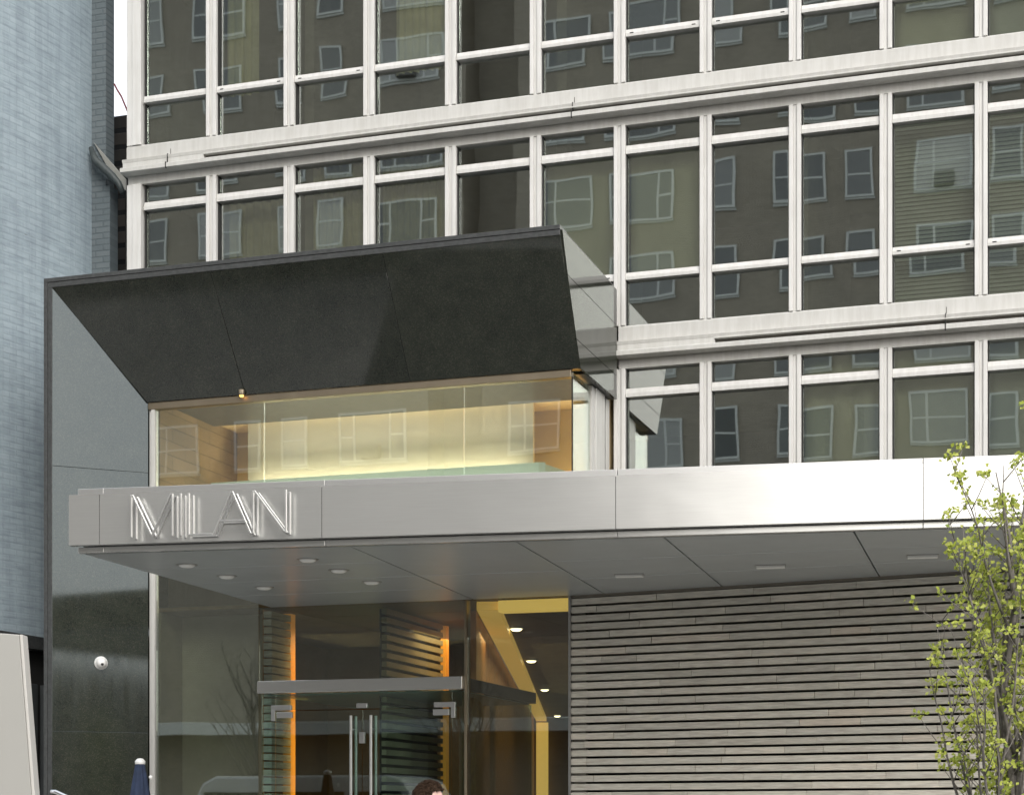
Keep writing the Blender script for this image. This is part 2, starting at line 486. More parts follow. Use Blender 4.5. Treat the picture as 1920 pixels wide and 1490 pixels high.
# curtains and blinds hanging behind the glass: loose things, top level
def curtain(label, name, cat, x0, x1, z0, z1, m, amp=.03, waves=9, y=.20, group=None):
    n = max(2, int(waves*8)); mb = MB(); fr = []; bk = []
    ph = random.uniform(0, 6)
    for i in range(n+1):
        t = i/n; a = amp*(math.sin(t*waves*6.283+ph)+.4*math.sin(t*waves*2.3+ph))
        fr.append((x0+(x1-x0)*t, y+a)); bk.append((x0+(x1-x0)*t, y+a+.008))
    plan = fr + bk[::-1]
    nn = len(fr)
    pts = [(x, yy, z) for z in (z0, z1) for x, yy in plan]; L = len(plan); fs = []
    for i in range(L): j = (i+1) % L; fs.append((i, j, L+j, L+i))
    mb.poly(pts, fs)
    return tag(mb.build(name, m, smooth=True), label, cat, group)
def pleat(mb=None): pass
zA, zB_, zC = ZB['A'], ZB['B'], ZB['C']
G = 'curtains and shades behind the windows'
curtain('pale yellow curtain hanging behind the second top-row window from the left corner', 'curtain', 'curtain', -10.16, -9.72, zA+.55, zA+2.28, M['fabric_yellow'], .03, 4, group=G)
curtain('pale yellow pleated curtain filling most of the fourth top-row window', 'curtain', 'curtain', -7.92, -7.2, zA+.55, zA+2.28, M['fabric_yellow'], .03, 8, group=G)
curtain('pale shade pulled down in the top-row window third from the right edge', 'roller_shade', 'shade', -2.07, -1.21, zA+.08, zA+2.28, M['shade'], .003, 1, group=G)
curtain('pale shade in the top-row window at the right edge of the picture', 'roller_shade', 'shade', -1.07, -.21, zA+.02, zA+2.28, M['blind'], .003, 1, group=G)
curtain('olive drape behind the middle-row window second from the left corner', 'curtain', 'curtain', -10.16, -9.27, zB_+.02, zB_+2.0, M['fabric_olive'], .035, 8, y=.3, group=G)
curtain('olive pleated drape behind the third middle-row window from the left corner', 'curtain', 'curtain', -9.0, -8.23, zB_+.02, zB_+2.28, M['fabric_olive'], .035, 9, group=G)
curtain('olive pleated drape behind the fourth middle-row window above the granite surround', 'curtain', 'curtain', -8.09, -7.2, zB_+.02, zB_+2.28, M['fabric_olive'], .035, 11, group=G)
curtain('plain pale yellow shade behind the window directly above the granite surround corner', 'roller_shade', 'shade', -6.03, -5.17, zB_+.02, zB_+2.02, M['shade'], .003, 1, group=G)
curtain('plain pale yellow shade behind the window just right of the granite surround', 'roller_shade', 'shade', -5.03, -4.19, zB_+.56, zB_+2.02, M['shade'], .003, 1, group=G)
curtain('pale drape with a few soft folds behind the lowest-row window third from right', 'curtain', 'curtain', -3.05, -2.2, zC+.3, zC+2.28, M['shade'], .02, 3, group=G)
curtain('pale flat shade behind the lowest-row window second from the right edge', 'roller_shade', 'shade', -2.07, -1.21, zC+.3, zC+2.28, M['shade'], .01, 2, group=G)
curtain('grey-green shade behind the lowest-row window at the right edge near the tree top', 'roller_shade', 'shade', -1.07, -.21, zC+.3, zC+2.28, M['blind'], .004, 1, group=G)
def blind(label, x0, x1, z0, z1, y=.26):
    mb = MB(); z = z0
    while z < z1:
        mb.poly([(x0,y,z),(x1,y,z),(x1,y+.022,z+.042),(x0,y+.022,z+.042),(x0,y+.002,z-.002),(x1,y+.002,z-.002),(x1,y+.024,z+.040),(x0,y+.024,z+.040)],
                [(0,1,2,3),(7,6,5,4),(0,4,5,1),(3,2,6,7)])
        z += .046
    mb.box(x0, x1, y-.005, y+.03, z1, z1+.04)
    return tag(mb.build('window_blind', M['blind']), label, 'window blind', G)
blind('grey-green slatted blind in the tall middle-row window second from the right edge', -2.07, -1.21, zB_+.02, zB_+2.03)
blind('grey-green slatted blind in the middle-row window cut off by the right edge', -1.07, -.21, zB_+.02, zB_+2.03)

# ------------------------------------------------------------------ dark granite entrance surround
gr = empty('granite_surround', (-8.1, -2.0, 0), label='dark polished granite entrance frame with sloping soffit', cat='entrance frame')
go = Vector((-8.1, -2.0, 0))
def gpart(mb, name, m, bevel=.003, **k):
    o = mb.build(name, m, gr, bevel=bevel, **k); o.location = -go; return o
XL, XR, YF, ZT = -11.10, -5.125, -2.36, 7.57
xi, yi, zi = -10.20, -1.665, 6.285          # inner edge of the splay
fx, fz = XL+.10, ZT-.105                     # where the splays start behind the edge trim
# sloping soffit: three slabs; its left end is mitred against the jamb splay
def sof(xa_t, xb_t, xa_b, xb_b):
    f = [(xa_t,YF+.012,fz),(xb_t,YF+.012,fz),(xb_b,yi,zi),(xa_b,yi,zi)]
    b = [(xa_t+.0,YF+.55,fz+.01),(xb_t,YF+.55,fz+.01),(xb_b,yi+.25,zi+.02),(xa_b,yi+.25,zi+.02)]
    return MB().prism(f, b)
gpart(sof(fx, -9.056, xi, -9.056+.08), 'soffit_slab', M['granite'])
gpart(sof(-9.050, -7.056, -9.050+.08, -7.056+.04), 'soffit_slab', M['granite'])
gpart(sof(-7.050, XR, -7.050+.04, XR), 'soffit_slab', M['granite'])
# left jamb splay in three slabs
def jamb(z0, z1, z1i):
    f = [(fx,YF+.012,z0),(xi,yi+.03,z0),(xi,yi+.03,z1i),(fx,YF+.012,z1)]
    b = [(fx-.0,YF+.40,z0),(xi-.3,yi+.10,z0),(xi-.3,yi+.10,z1i),(fx,YF+.40,z1)]
    return MB().prism(f, b)
gpart(jamb(0, 2.55, 2.55), 'jamb_slab', M['granite_jamb'])
gpart(jamb(2.551, 5.49, 5.49), 'jamb_slab', M['granite_jamb'])
gpart(jamb(5.492, fz-.003, zi-.003), 'jamb_slab', M['granite_jamb'])
# front edge trim (double line)
mb = MB(); mb.box(XL, XR, YF, YF+.25, ZT-.045, ZT); mb.box(XL+.045, XR-.002, YF+.006, YF+.25, ZT-.104, ZT-.049)
mb.box(XL, XL+.044, YF, YF+.25, 0, ZT-.046); mb.box(XL+.047, fx-.001, YF+.006, YF+.25, 0, ZT-.106)
gpart(mb, 'edge_trim', M['granite_trim'])
# right side face in three stacked slabs, underside, outer left face and top
def side(z0, z1):
    def yf(z): return YF+.012 + (fz-z)/(fz-zi)*(yi-YF-.012) if z < fz else YF+.012
    f = [(XR+.022,yf(z0)+.0,z0),(XR+.022,-.165,z0),(XR+.022,-.165,z1),(XR+.022,yf(z1),z1)]
    return MB().prism(f, [(XR-.06+.06-.004,y,z) for _,y,z in f])
gpart(side(7.12, ZT-.05), 'side_slab', M['granite_side'], .002)
gpart(side(6.55, 7.115), 'side_slab', M['granite_side'], .002)
gpart(side(zi, 6.545), 'side_slab', M['granite_side'], .002)
mb = MB(); mb.box(-10.5, XR-.005, yi+.28, -.17, zi+.03, zi+.12); mb.box(XL+.002, XR-.01, YF+.255, -.17, ZT-.09, ZT-.004)
mb.box(XR-.20, XR-.006, yi+.27, -.17, zi+.002, zi+.029)
gpart(mb, 'inner_lining', M['granite_trim'], 0)
gpart(MB().box(XL+.001, XL+.09, YF+.26, .30, 0, ZT-.1), 'outer_slab', M['granite'])

# small amber lamp tucked under the sloping soffit
lp = empty('spot_lamp', (-9.0, -1.70, 6.27), label='tiny glowing amber lamp under the sloping granite soffit', cat='lamp')
MB().lathe([(.03,0),(.034,.02),(.034,.06)], n=12).build('lamp_housing', M['bronze'], lp)
MB().lathe([(.004,-.022),(.018,-.018),(.026,-.004),(.026,.0)], n=12).build('bulb', M['spot'], lp, smooth=True)

# white dome camera on the granite jamb
nrm = Vector((yi-YF, -(xi-fx), 0)).normalized()
cpos = Vector((-10.60, 0, 3.32)); tt = (cpos.x-fx)/(xi-fx); cpos.y = YF+.012+tt*(yi+.03-YF-.012)
MO = nrm.to_track_quat('Z', 'Y').to_matrix()
cam_t = empty('dome_camera', cpos, label='small white round dome camera on the dark granite jamb', cat='security camera')
MB().lathe([(.075,0),(.075,.022),(.066,.034)], n=28, M=MO).build('mount_ring', M['dome'], cam_t, smooth=False)
MB().lathe([(.062,.034),(.060,.05),(.048,.078),(.028,.095),(.006,.101)], n=28, M=MO).build('dome_shell', M['dome'], cam_t, smooth=True)
MB().lathe([(.016,.0),(.016,.006),(.004,.008)], c=MO @ Vector((0,-.02,.094)), n=14, M=MO).build('lens', M['dark'], cam_t)

# ------------------------------------------------------------------ glass storefront and clerestory
YG = -1.60
sf = empty('glass_storefront', (-7.7, YG, 0), label='tall glass entrance front with clerestory glazing above the canopy', cat='glass front')
so = Vector((-7.7, YG, 0))
def spart(mb, name, m, bevel=0, **k):
    o = mb.build(name, m, sf, bevel=bevel, **k); o.location = -so; return o
spart(MB().box(-10.195, -5.215, YG-.05, YG+.06, 6.205, 6.283), 'head_frame', M['bronze'], .003)
spart(MB().box(-10.195, -10.165, YG-.02, YG+.06, 0, 6.204).box(-10.16, -10.115, YG-.045, YG+.05, 0, 6.203), 'jamb_frame', M['white'], .003)
for x0, x1 in ((-10.112, -8.778), (-8.772, -6.422), (-6.416, -5.222)):
    spart(MB().box(x0, x1, YG-.006, YG+.006, 4.46, 6.204), 'upper_pane', M['upper_glass'])
spart(MB().box(-5.2195, -5.2095, YG-.004, YG+.012, 4.46, 6.22), 'corner_seal', M['dark'])
spart(MB().box(-5.216, -5.206, YG+.014, -.93, 4.46, 6.26), 'return_pane', M['upper_glass'])
mb = MB(); mb.box(-5.24, -5.185, -.925, -.80, 4.40, 6.28); mb.box(-5.24, -5.17, -.795, -.43, 4.40, 6.279); mb.box(-5.22, -5.19, -.30, -.16, 4.40, 6.278)
spart(mb, 'return_frame', M['white'], .003)
spart(MB().box(-5.23, -5.20, -.429, -.301, 4.40, 6.276), 'shadow_gap', M['dark'])
spart(MB().box(-10.112, -8.84, YG-.006, YG+.006, 0, 4.458), 'lower_pane', M['clear_glass'])
spart(MB().box(-8.832, -6.41, YG-.006, YG+.006, 3.10, 3.915), 'lower_pane', M['lobby_glass'])
spart(MB().box(-6.375, -5.24, YG-.006, YG+.006, 0, 3.915), 'lower_pane', M['lobby_glass'])
spart(MB().box(-6.405, -6.38, YG-.03, YG+.10, 0, 3.915), 'mullion', M['bronze'], .002)

# mezzanine behind the clerestory
mz = empty('mezzanine', (-7.7, .2, 4.45), label='warm lit upper lobby with pale green panel behind the clerestory glass', cat='interior')
mo = Vector((-7.7, .2, 4.45))
def zpart(mb, name, m, **k):
    o = mb.build(name, m, mz, **k); o.location = -mo; return o
mb = MB(); mb.box(-10.19, -5.235, YG+.07, .65, 6.36, 6.40)
zpart(mb, 'ceiling', M['warm_wall'])
zpart(MB().box(-10.05, -9.55, -.9, -.86, 6.352, 6.3595).box(-5.75, -5.3, -1.3, -.85, 6.3555, 6.3598), 'ceiling_slot', M['dark'])
zpart(MB().box(-9.76, -6.14, .0, .05, 4.45, 6.358), 'rear_panel', M['panel_green'])
zpart(MB().box(-6.6, -5.235, .45, .5, 4.45, 6.358).box(-10.19, -9.3, .45, .5, 4.45, 6.358), 'end_wall', M['warm_wall'])
zpart(MB().box(-5.30, -5.236, -.78, .449, 4.45, 6.358), 'side_wall', M['warm_wall'])
zpart(MB().box(-10.185, -10.13, -1.5, .449, 4.45, 6.358), 'brick_side_wall', M['tan_stone'])
zpart(MB().prism([(-10.08,-.34,4.45),(-5.97,-.34,4.45),(-5.97,-.34,5.60),(-10.08,-.34,5.60)],
                 [(-10.08,-.31,4.45),(-5.90,-.31,4.45),(-5.90,-.31,5.60),(-10.08,-.31,5.60)])
      .prism([(-5.96,-.34,4.45),(-5.62,-.02,4.45),(-5.62,-.02,5.5),(-5.96,-.34,5.60)],
             [(-5.98,-.30,4.45),(-5.64,.01,4.45),(-5.64,.01,5.5),(-5.98,-.30,5.60)]), 'light_trough', M['teal'])
zpart(MB().box(-10.19, -5.235, YG+.08, .65, 4.40, 4.449), 'floor', M['floor'])
lampstrip = zpart(MB().box(-9.7, -6.2, -.20, -.12, 5.40, 5.44), 'cove_lamp', glow('cove_lamp_glow', (1.0,.72,.28), 2))

def area(name, loc, rot, sx, sy, p, c):
    ld = bpy.data.lights.new(name, 'AREA'); ld.shape = 'RECTANGLE'; ld.size = sx; ld.size_y = sy
    ld.energy = p; ld.color = c
    o = bpy.data.objects.new(name, ld); COL.objects.link(o); o.location = loc; o.rotation_euler = rot
    return o
area('cove_light', (-7.95, -.16, 5.47), (R(180)-R(8), 0, 0), 3.4, .1, 15, (1,.88,.62))
area('mezzanine_fill_light', (-7.7, -1.15, 4.62), (R(180)-R(12), 0, 0), 4.4, .3, 46, (1,.87,.64))  # added fill without a fixture, hidden by the canopy; brightens ceiling and trough
area('mezzanine_end_light', (-5.6, .2, 5.1), (R(180), 0, 0), .4, .3, 7, (1,.62,.22))
area('mezzanine_left_light', (-9.97, .1, 5.1), (R(180), 0, 0), .3, .3, 3, (1,.62,.22))

# ------------------------------------------------------------------ entrance vestibule with glass doors
ve = empty('entrance_vestibule', (-7.6, YG, 0), label='glass entrance vestibule with steel header and double doors', cat='vestibule')
vo = Vector((-7.6, YG, 0))
def vpart(mb, name, m, parent=ve, bevel=0, **k):
    o = mb.build(name, m, parent, bevel=bevel, **k)
    if parent is ve: o.location = -vo
    return o
vpart(MB().box(-8.81, -6.408, YG-.10, YG+.02, 2.962, 3.096), 'steel_header', M['steel'], bevel=.004)
vpart(MB().box(-6.470, -6.412, YG+.022, 1.0, 2.962, 3.094).box(-8.80, -8.74, YG+.022, 1.0, 2.962, 3.094).box(-8.735, -6.475, .925, 1.0, 2.962, 3.094), 'side_header', M['granite_trim'], bevel=.003)
vpart(MB().box(-8.735, -6.475, YG+.025, .92, 2.944, 2.957), 'glass_roof', M['frosted'])
vpart(MB().box(-6.455, -6.445, YG+.03, .92, 0, 2.94), 'side_pane', M['door_glass'])
for x0, x1 in ((-8.80, -8.64), (-6.555, -6.415)): vpart(MB().box(x0, x1, YG-.006, YG+.006, 0, 2.955), 'side_light', M['door_glass'])
vpart(MB().box(-8.63, -6.565, YG-.006, YG+.006, 2.775, 2.955), 'transom_pane', M['door_glass'])
for s, xa, xb, hx in ((1, -8.63, -7.60, -7.70), (-1, -7.59, -6.565, -7.465)):
    d = vpart(MB().box(xa, xb, YG-.006, YG+.006, .01, 2.765), 'glass_door', M['door_glass'])
    h = MB().tube([(hx,YG-.07,.55),(hx,YG-.07,2.70)], .017, 12).tube([(hx,YG+.07,.55),(hx,YG+.07,2.70)], .017, 12)
    for z in (.75, 1.72, 2.55): h.tube([(hx,YG-.07,z),(hx,YG+.07,z)], .010, 8)
    vpart(h, 'pull_handle', M['steel_letter'], d, smooth=False)
    g = MB(); a = xa if s > 0 else xb
    x0, x1 = sorted((a+s*.02, a+s*.20))
    g.box(x0, x1, YG-.022, YG+.022, 2.69, 2.755)
    x0, x1 = sorted((a-s*.05, a+s*.19)); g.box(x0, x1, YG-.022, YG+.022, 2.775, 2.83)
    x0, x1 = sorted((a-s*.05, a-s*.005)); g.box(x0, x1, YG-.021, YG+.021, 2.66, 2.774)
    vpart(g, 'hinge_patch', M['steel_letter'], d, bevel=.003)
vpart(MB().box(-7.655, -7.535, YG-.022, YG+.022, 2.785, 2.835), 'lock_patch', M['steel_letter'], bevel=.003)
vpart(MB().box(-7.625, -7.565, YG-.022, YG+.022, 2.40, 2.52), 'strike_plate', M['steel_letter'], bevel=.003)
for x in (-8.30, -7.9, -7.35, -6.95):
    vpart(MB().box(x-.03, x+.03, .935, .99, 0, 2.96), 'inner_post', M['steel_dark'], bevel=.002)

# ------------------------------------------------------------------ lobby behind the entrance
lb = empty('entrance_lobby', (-7.7, 2, 0), label='dim lobby with glowing gold beam behind the entrance glass', cat='interior')
lo = Vector((-7.7, 2, 0))
def lpart(mb, name, m, **k):
    o = mb.build(name, m, lb, **k); o.location = -lo; return o
CD = Vector((-.2672, .9636, 0))            # direction of the long corridor
A0 = Vector((-6.38, -1.50, 0)); A1 = A0 + CD*23
side_v = Vector((.9636, .2672, 0))
lpart(MB().poly([(-10.2,YG+.08,.0),(-5.24,YG+.08,.0),(-5.24,5,.0),A1+side_v*2.2,A1,(-10.2,5,.0)], [(0,1,2,3,4,5)]), 'lobby_floor', M['floor'], fix=False, loc=None).location = (-lo.x, -lo.y, .006)
# ceiling over the lobby and the corridor
zc = 3.93
lpart(MB().box(-10.19, -6.1, YG+.08, 3.3, zc, zc+.04), 'lobby_ceiling', M['lobby_dark'])
c0 = A0; c1 = A0+side_v*3.0; c2 = A1+side_v*3.0; c3 = A1
lpart(MB().prism([(p.x,p.y,zc-.004) for p in (c0,c1,c2,c3)], [(p.x,p.y,zc+.03) for p in (c0,c1,c2,c3)]), 'corridor_ceiling', M['lobby_dark'])
# left corridor wall (orange wood), far wall, right wall
def wallstrip(p, q, z0, z1, th, nrm): return MB().prism([(p.x,p.y,z0),(q.x,q.y,z0),(q.x,q.y,z1),(p.x,p.y,z1)], [((p+nrm*th).x,(p+nrm*th).y,z0),((q+nrm*th).x,(q+nrm*th).y,z0),((q+nrm*th).x,(q+nrm*th).y,z1),((p+nrm*th).x,(p+nrm*th).y,z1)])
lpart(wallstrip(A0+CD*1.0, A1, 0, zc-.006, .1, -side_v), 'corridor_wall', M['orange_wall'])
lpart(wallstrip(A0+side_v*2.4+CD*.8, A1+side_v*2.4, 0, zc-.006, .1, side_v), 'corridor_wall', M['lobby_dark'])
lpart(wallstrip(A1, A1+side_v*2.4, 0, zc-.006, .1, CD), 'corridor_end_wall', M['lobby_dark'])
# glowing beam running back along the ceiling, cross beam at the glass and the lit column at the end
bm_ = wallstrip(A0+side_v*.06+CD*.1, A1+side_v*.06-CD*.2, zc-.10, zc-.008, .24, side_v)
lpart(bm_, 'cove_beam', M['gold'])
lpart(MB().box(-6.10, -5.26, -1.40, -1.22, 3.80, 3.922), 'cross_beam', M['gold_hot'])
E0 = A1 - CD*.25 + side_v*.06
lpart(MB().prism([(E0.x,E0.y,.05),((E0+side_v*.28).x,(E0+side_v*.28).y,.05),((E0+side_v*.28).x,(E0+side_v*.28).y,3.8),(E0.x,E0.y,3.8)],
                 [((E0+CD*.1).x,(E0+CD*.1).y,.05),((E0+side_v*.28+CD*.1).x,(E0+side_v*.28+CD*.1).y,.05),((E0+side_v*.28+CD*.1).x,(E0+side_v*.28+CD*.1).y,3.8),((E0+CD*.1).x,(E0+CD*.1).y,3.8)]), 'lit_column', M['gold_hot'])
lpart(MB().box(-10.11, -8.92, -1.0, -.95, 0, 3.92), 'side_wall', M['bay_wall'])
lpart(MB().box(-10.18, -7.82, 3.2, 3.3, 0, 3.925), 'rear_wall', M['lobby_dark'])
lpart(MB().box(-10.18, -10.115, -.94, 3.19, 0, 3.92), 'end_wall', M['lobby_dark'])
lpart(MB().box(-10.18, -10.115, -1.5, -.96, 0, 3.92), 'end_wall', M['lobby_wall'])

def slat_wall(x0, x1, y0, y1, z1, pitch, th, m, jitter=.0):
    mb = MB(); z = .03; k = 0
    while z+th < z1:
        j = random.uniform(-jitter, jitter)
        mb.box(x0+j, x1+j, y0, y1, z, z+th); z += pitch
    return mb
sw = empty('slatted_partition', (-8.78, -1.3, 0), label='short stacked slat wall lit orange just left of the glass doors', cat='partition', group='slatted lobby partitions')
o = slat_wall(-8.80, -8.70, -1.56, -1.06, 3.92, .088, .068, None, .004).build('slats', M['stone'], sw); o.location = (8.78, 1.3, 0)
o = MB().box(-8.815, -8.805, -1.55, -1.06, 0, 3.91).build('backing', M['orange_wall'], sw); o.location = (8.78, 1.3, 0)
o = MB().box(-8.80, -8.705, -1.055, -.925, 0, 3.91).build('light_strip', M['orange_led'], sw); o.location = (8.78, 1.3, 0)
sw2 = empty('slatted_partition', (-7.5, -.3, 0), label='dark slatted screen standing behind the middle of the glass doors', cat='partition', group='slatted lobby partitions')
o = slat_wall(-7.53, -7.47, -1.2, .62, 3.92, .098, .060, None, .002).build('slats', M['lobby_wall'], sw2); o.location = (7.5, .3, 0)
o = MB().box(-7.56, -7.54, -1.19, .62, 0, 3.91).build('backing', M['stone_back'], sw2); o.location = (7.5, .3, 0)
o = MB().box(-7.53, -7.46, .70, .80, 0, 3.91).build('light_strip', M['orange_led'], sw2); o.location = (7.5, .3, 0)

for k, (px_, py_) in enumerate(((-6.76,1.30),(-7.94,5.71),(-9.51,11.58),(-11.70,19.8))):
    p = Vector((px_, py_, 0))
    r = empty('downlight', (p.x, p.y, zc-.02), label='small bright round downlight, %s of the row in the dark corridor ceiling' % ('nearest', 'second nearest', 'third nearest', 'farthest')[k], cat='ceiling light', group='corridor downlights')
    MB().lathe([(.10,-.004),(.10,.012),(.07,.014)], n=16).build('trim_ring', M['steel_dark'], r)
    MB().lathe([(.006,-.034),(.05,-.028),(.075,-.006),(.075,-.0045)], n=16).build('bulb', M['bulb'], r, smooth=True)
area('lobby_light', (-7.9, .5, 3.75), (0, 0, 0), 2.2, 1.6, 26, (1,.70,.34))
area('bay_fill_light', (-9.4, -1.3, 4.39), (0, 0, 0), .9, .3, 5, (1,.84,.55))  # added fill out of view behind the canopy, brightens the left glass bay
area('corridor_light', tuple(A0+CD*7+side_v*1.0+Vector((0,0,3.7))), (0, 0, R(15)), .8, 9, 30, (1,.66,.28))
area('slat_wash_light', (-8.55, -.95, 1.9), (0, R(90), 0), 3.4, .08, 2.5, (1,.50,.10))

# ------------------------------------------------------------------ stone plank wall
RS = R(9.34)
st = empty('stone_wall', (-5.22, -1.62, 0), -RS, label='wall of long stone planks with dark open joints under the canopy', cat='stone wall')
LEN = 9.0
mb = MB(); z = 1.878 - .0882*22; course = 0
z = 3.818 - .0882*43
while z < 3.86:
    x = -random.random()*.9 - .002; first = True
    while x < LEN:
        L = random.choice((.62, .85, 1.05, 1.25, 1.5, .4))
        a = max(x, 0); b = min(x+L-.004, LEN)
        if b-a > .02:
            dy = random.uniform(-.004, .004); dz = random.uniform(-.0015, .0015)
            mb.box(a, b, dy, .16, z+dz, z+.064+dz)
            if random.random() < .22:      # plank split lengthways
                pass
        x += L
    z += .0882
mb.build('plank_facing', M['stone'], st, bevel=.002)
MB().box(.005, LEN, .161, .20, 0, 3.885).build('backing', M['stone_back'], st)
mb = MB(); z = 3.818 - .0882*43 - .0232
while z < 3.83:
    mb.box(.004, .16, .022, .07, z+.001, z+.0222); z += .0882
mb.build('end_spacer', plain('stone_spacer', (.10,.095,.08), .9, .2, 10), st)
MB().box(-.028, -.001, -.012, .14, 0, 3.92).build('end_trim', M['steel_dark'], st, bevel=.002)
MB().box(0, LEN, .006, .10, 3.8905, 3.965).build('top_band', painted('bronze_band', (.17,.155,.125), .45, .12), st)

# ------------------------------------------------------------------ steel canopy
RC = R(7.014)
P0 = Vector((-8.523, -5.857, 0))
ca = empty('steel_canopy', P0, RC, label='long brushed steel entrance canopy with raised metal lettering', cat='canopy')
iR = Matrix.Rotation(-RC, 3, 'Z')
def cl(x, y): v = iR @ (Vector((x, y, 0))-P0); return (v.x, v.y)
ZS = 3.918; CLN = 11.6
joints = [-.045, .242, 2.262, 4.787, 7.268, 9.78, CLN]
for i in range(len(joints)-1):
    a, b = joints[i]+(.0025 if i else 0), joints[i+1]-.0025
    MB().box(a, b, -.10, -.012, 3.976, 4.418).build('fascia_panel', M['steel'], ca)
for i in range(len(joints)-1):
    a, b = max(joints[i], 0)+(.002 if i else 0), joints[i+1]-.002
    MB().box(a, b, -.012 if 0 else -.010, .10, 4.424, 4.484).build('top_rail', M['steel_letter'], ca, bevel=.003)
    MB().box(a, b, -.008, .06, ZS+.003, 3.970).build('bottom_rail', M['steel'], ca, bevel=.003)
bl_ = cl(-8.69, -1.605); br_ = cl(-5.225, -1.605)
def stone_pt(s, off=.06): return cl(-5.22+math.cos(RS)*s+math.sin(RS)*off*0, -1.62-math.sin(RS)*s+off)
plan = [(.02,.062),(CLN,.062), stone_pt(8.2), stone_pt(0.02), br_, bl_]
MB().extz(plan, 3.972, 4.42).build('canopy_body', M['granite_trim'], ca)
# soffit panels with open joints: strips between cross joints, light lines along
def lerp(a, b, t): return (a[0]+(b[0]-a[0])*t, a[1]+(b[1]-a[1])*t)
def back_y(s):    # depth of the rear edge at station s
    pts = [bl_, br_, stone_pt(0.02), stone_pt(8.2)]
    for p, q in zip(pts, pts[1:]):
        if p[0] <= s <= q[0] and q[0]-p[0] > 1e-6: return p[1]+(q[1]-p[1])*(s-p[0])/(q[0]-p[0])
    return pts[0][1] if s < pts[0][0] else pts[-1][1]
cross = [.03, 2.47, 3.92, 5.17, 6.72, 8.25, CLN-.02]
sh = .05
for i in range(len(cross)-1):
    a, b = cross[i]+.008, cross[i+1]-.008
    ba = a + (bl_[0]-.03 if i == 0 else .06*4); bb = b+.06*4 if i < len(cross)-2 else b
    ya, yb = back_y(ba), back_y(bb)
    nlen = 4 if i == 0 else (2 if i == 1 else 3)
    mb = MB()
    for k in range(nlen):
        t0, t1 = k/nlen, (k+1)/nlen
        p = [lerp((a,.064),(ba,ya),t0), lerp((b,.064),(bb,yb),t0), lerp((b,.064),(bb,yb),t1), lerp((a,.064),(ba,ya),t1)]
        eps = .012
        p[2] = (p[2][0], p[2][1]-eps); p[3] = (p[3][0], p[3][1]-eps)
        mb.extz(p, ZS, 3.971)
        if k < nlen-1:
            MB().extz([(p[3][0],p[3][1]),(p[2][0],p[2][1]),(p[2][0],p[2][1]+eps),(p[3][0],p[3][1]+eps)], ZS-.003, 3.9705).build('panel_strip', M['soffit_line'], ca)
    mb.build('soffit_panel', M['soffit'], ca)
def dl(x, y): return cl(x, y)
for (x, y) in ((-7.954,-4.927),(-7.959,-4.113),(-7.99,-3.227),(-6.749,-4.901),(-6.765,-4.164),(-6.794,-3.278)):
    c = dl(x, y)
    o = MB().lathe([(.100,.012),(.100,-.004),(.080,-.006),(.076,.004)], c=(c[0],c[1],ZS), n=24).build('recessed_light', M['steel_dark'], ca)
    MB().lathe([(.075,.006),(.075,-.010),(.05,-.024),(.004,-.03)], c=(c[0],c[1],ZS), n=24).build('lens', M['lens'], o, smooth=True)
for (x, y) in ((-4.235,-3.031),(-2.839,-3.238),(-1.445,-3.468)):
    c = dl(x, y)
    o = MB().box(c[0]-.14, c[0]+.14, c[1]-.055, c[1]+.055, ZS-.006, ZS+.02).build('strip_light', M['steel_dark'], ca)
    MB().box(c[0]-.13, c[0]+.13, c[1]-.045, c[1]+.045, ZS-.026, ZS-.0065).build('lens', M['lens'], o)

# raised blade lettering: thin strokes standing far off the plate; added rear strokes imitate their reflection
YB, YFt = -.102, -.225
TH = .013
def stroke(mb, p, q):
    p = Vector((p[0],0,p[1])); q = Vector((q[0],0,q[1])); d = (q-p).normalized(); n = Vector((-d.z,0,d.x))*TH/2
    a = [p+n, p-n, q-n, q+n]
    mb.prism([(v.x,YFt,v.z) for v in a], [(v.x,YFt+.026,v.z) for v in a]); mb.prism([(v.x,YB-.016,v.z) for v in a], [(v.x,YB,v.z) for v in a])
zt, zbm = 4.375, 4.012
LET = {
 'M': [((.60,zbm),(.60,zt)),((.612,zt),(.80,zbm+.006)),((.80,zbm+.006),(.985,zt)),((.997,zbm),(.997,zt))],
 'I': [((1.078,zbm),(1.078,zt))],
 'L': [((1.155,zbm),(1.155,zt)),((1.165,zbm+.006),(1.385,zbm+.006))],
 'A': [((1.392,zbm),(1.562,zt)),((1.570,zt),(1.745,zbm)),((1.45,zbm+.115),(1.69,zbm+.115))],
 'N': [((1.768,zbm),(1.768,zt)),((1.780,zt),(2.062,zbm+.01)),((2.075,zbm),(2.075,zt))],
}
for ch, sts in LET.items():
    mb = MB()
    for p, q in sts: stroke(mb, (.585+(p[0]-.6)*.945, p[1]), (.585+(q[0]-.6)*.945, q[1]))
    mb.build('letter', M['steel_letter'], ca, bevel=.0015)

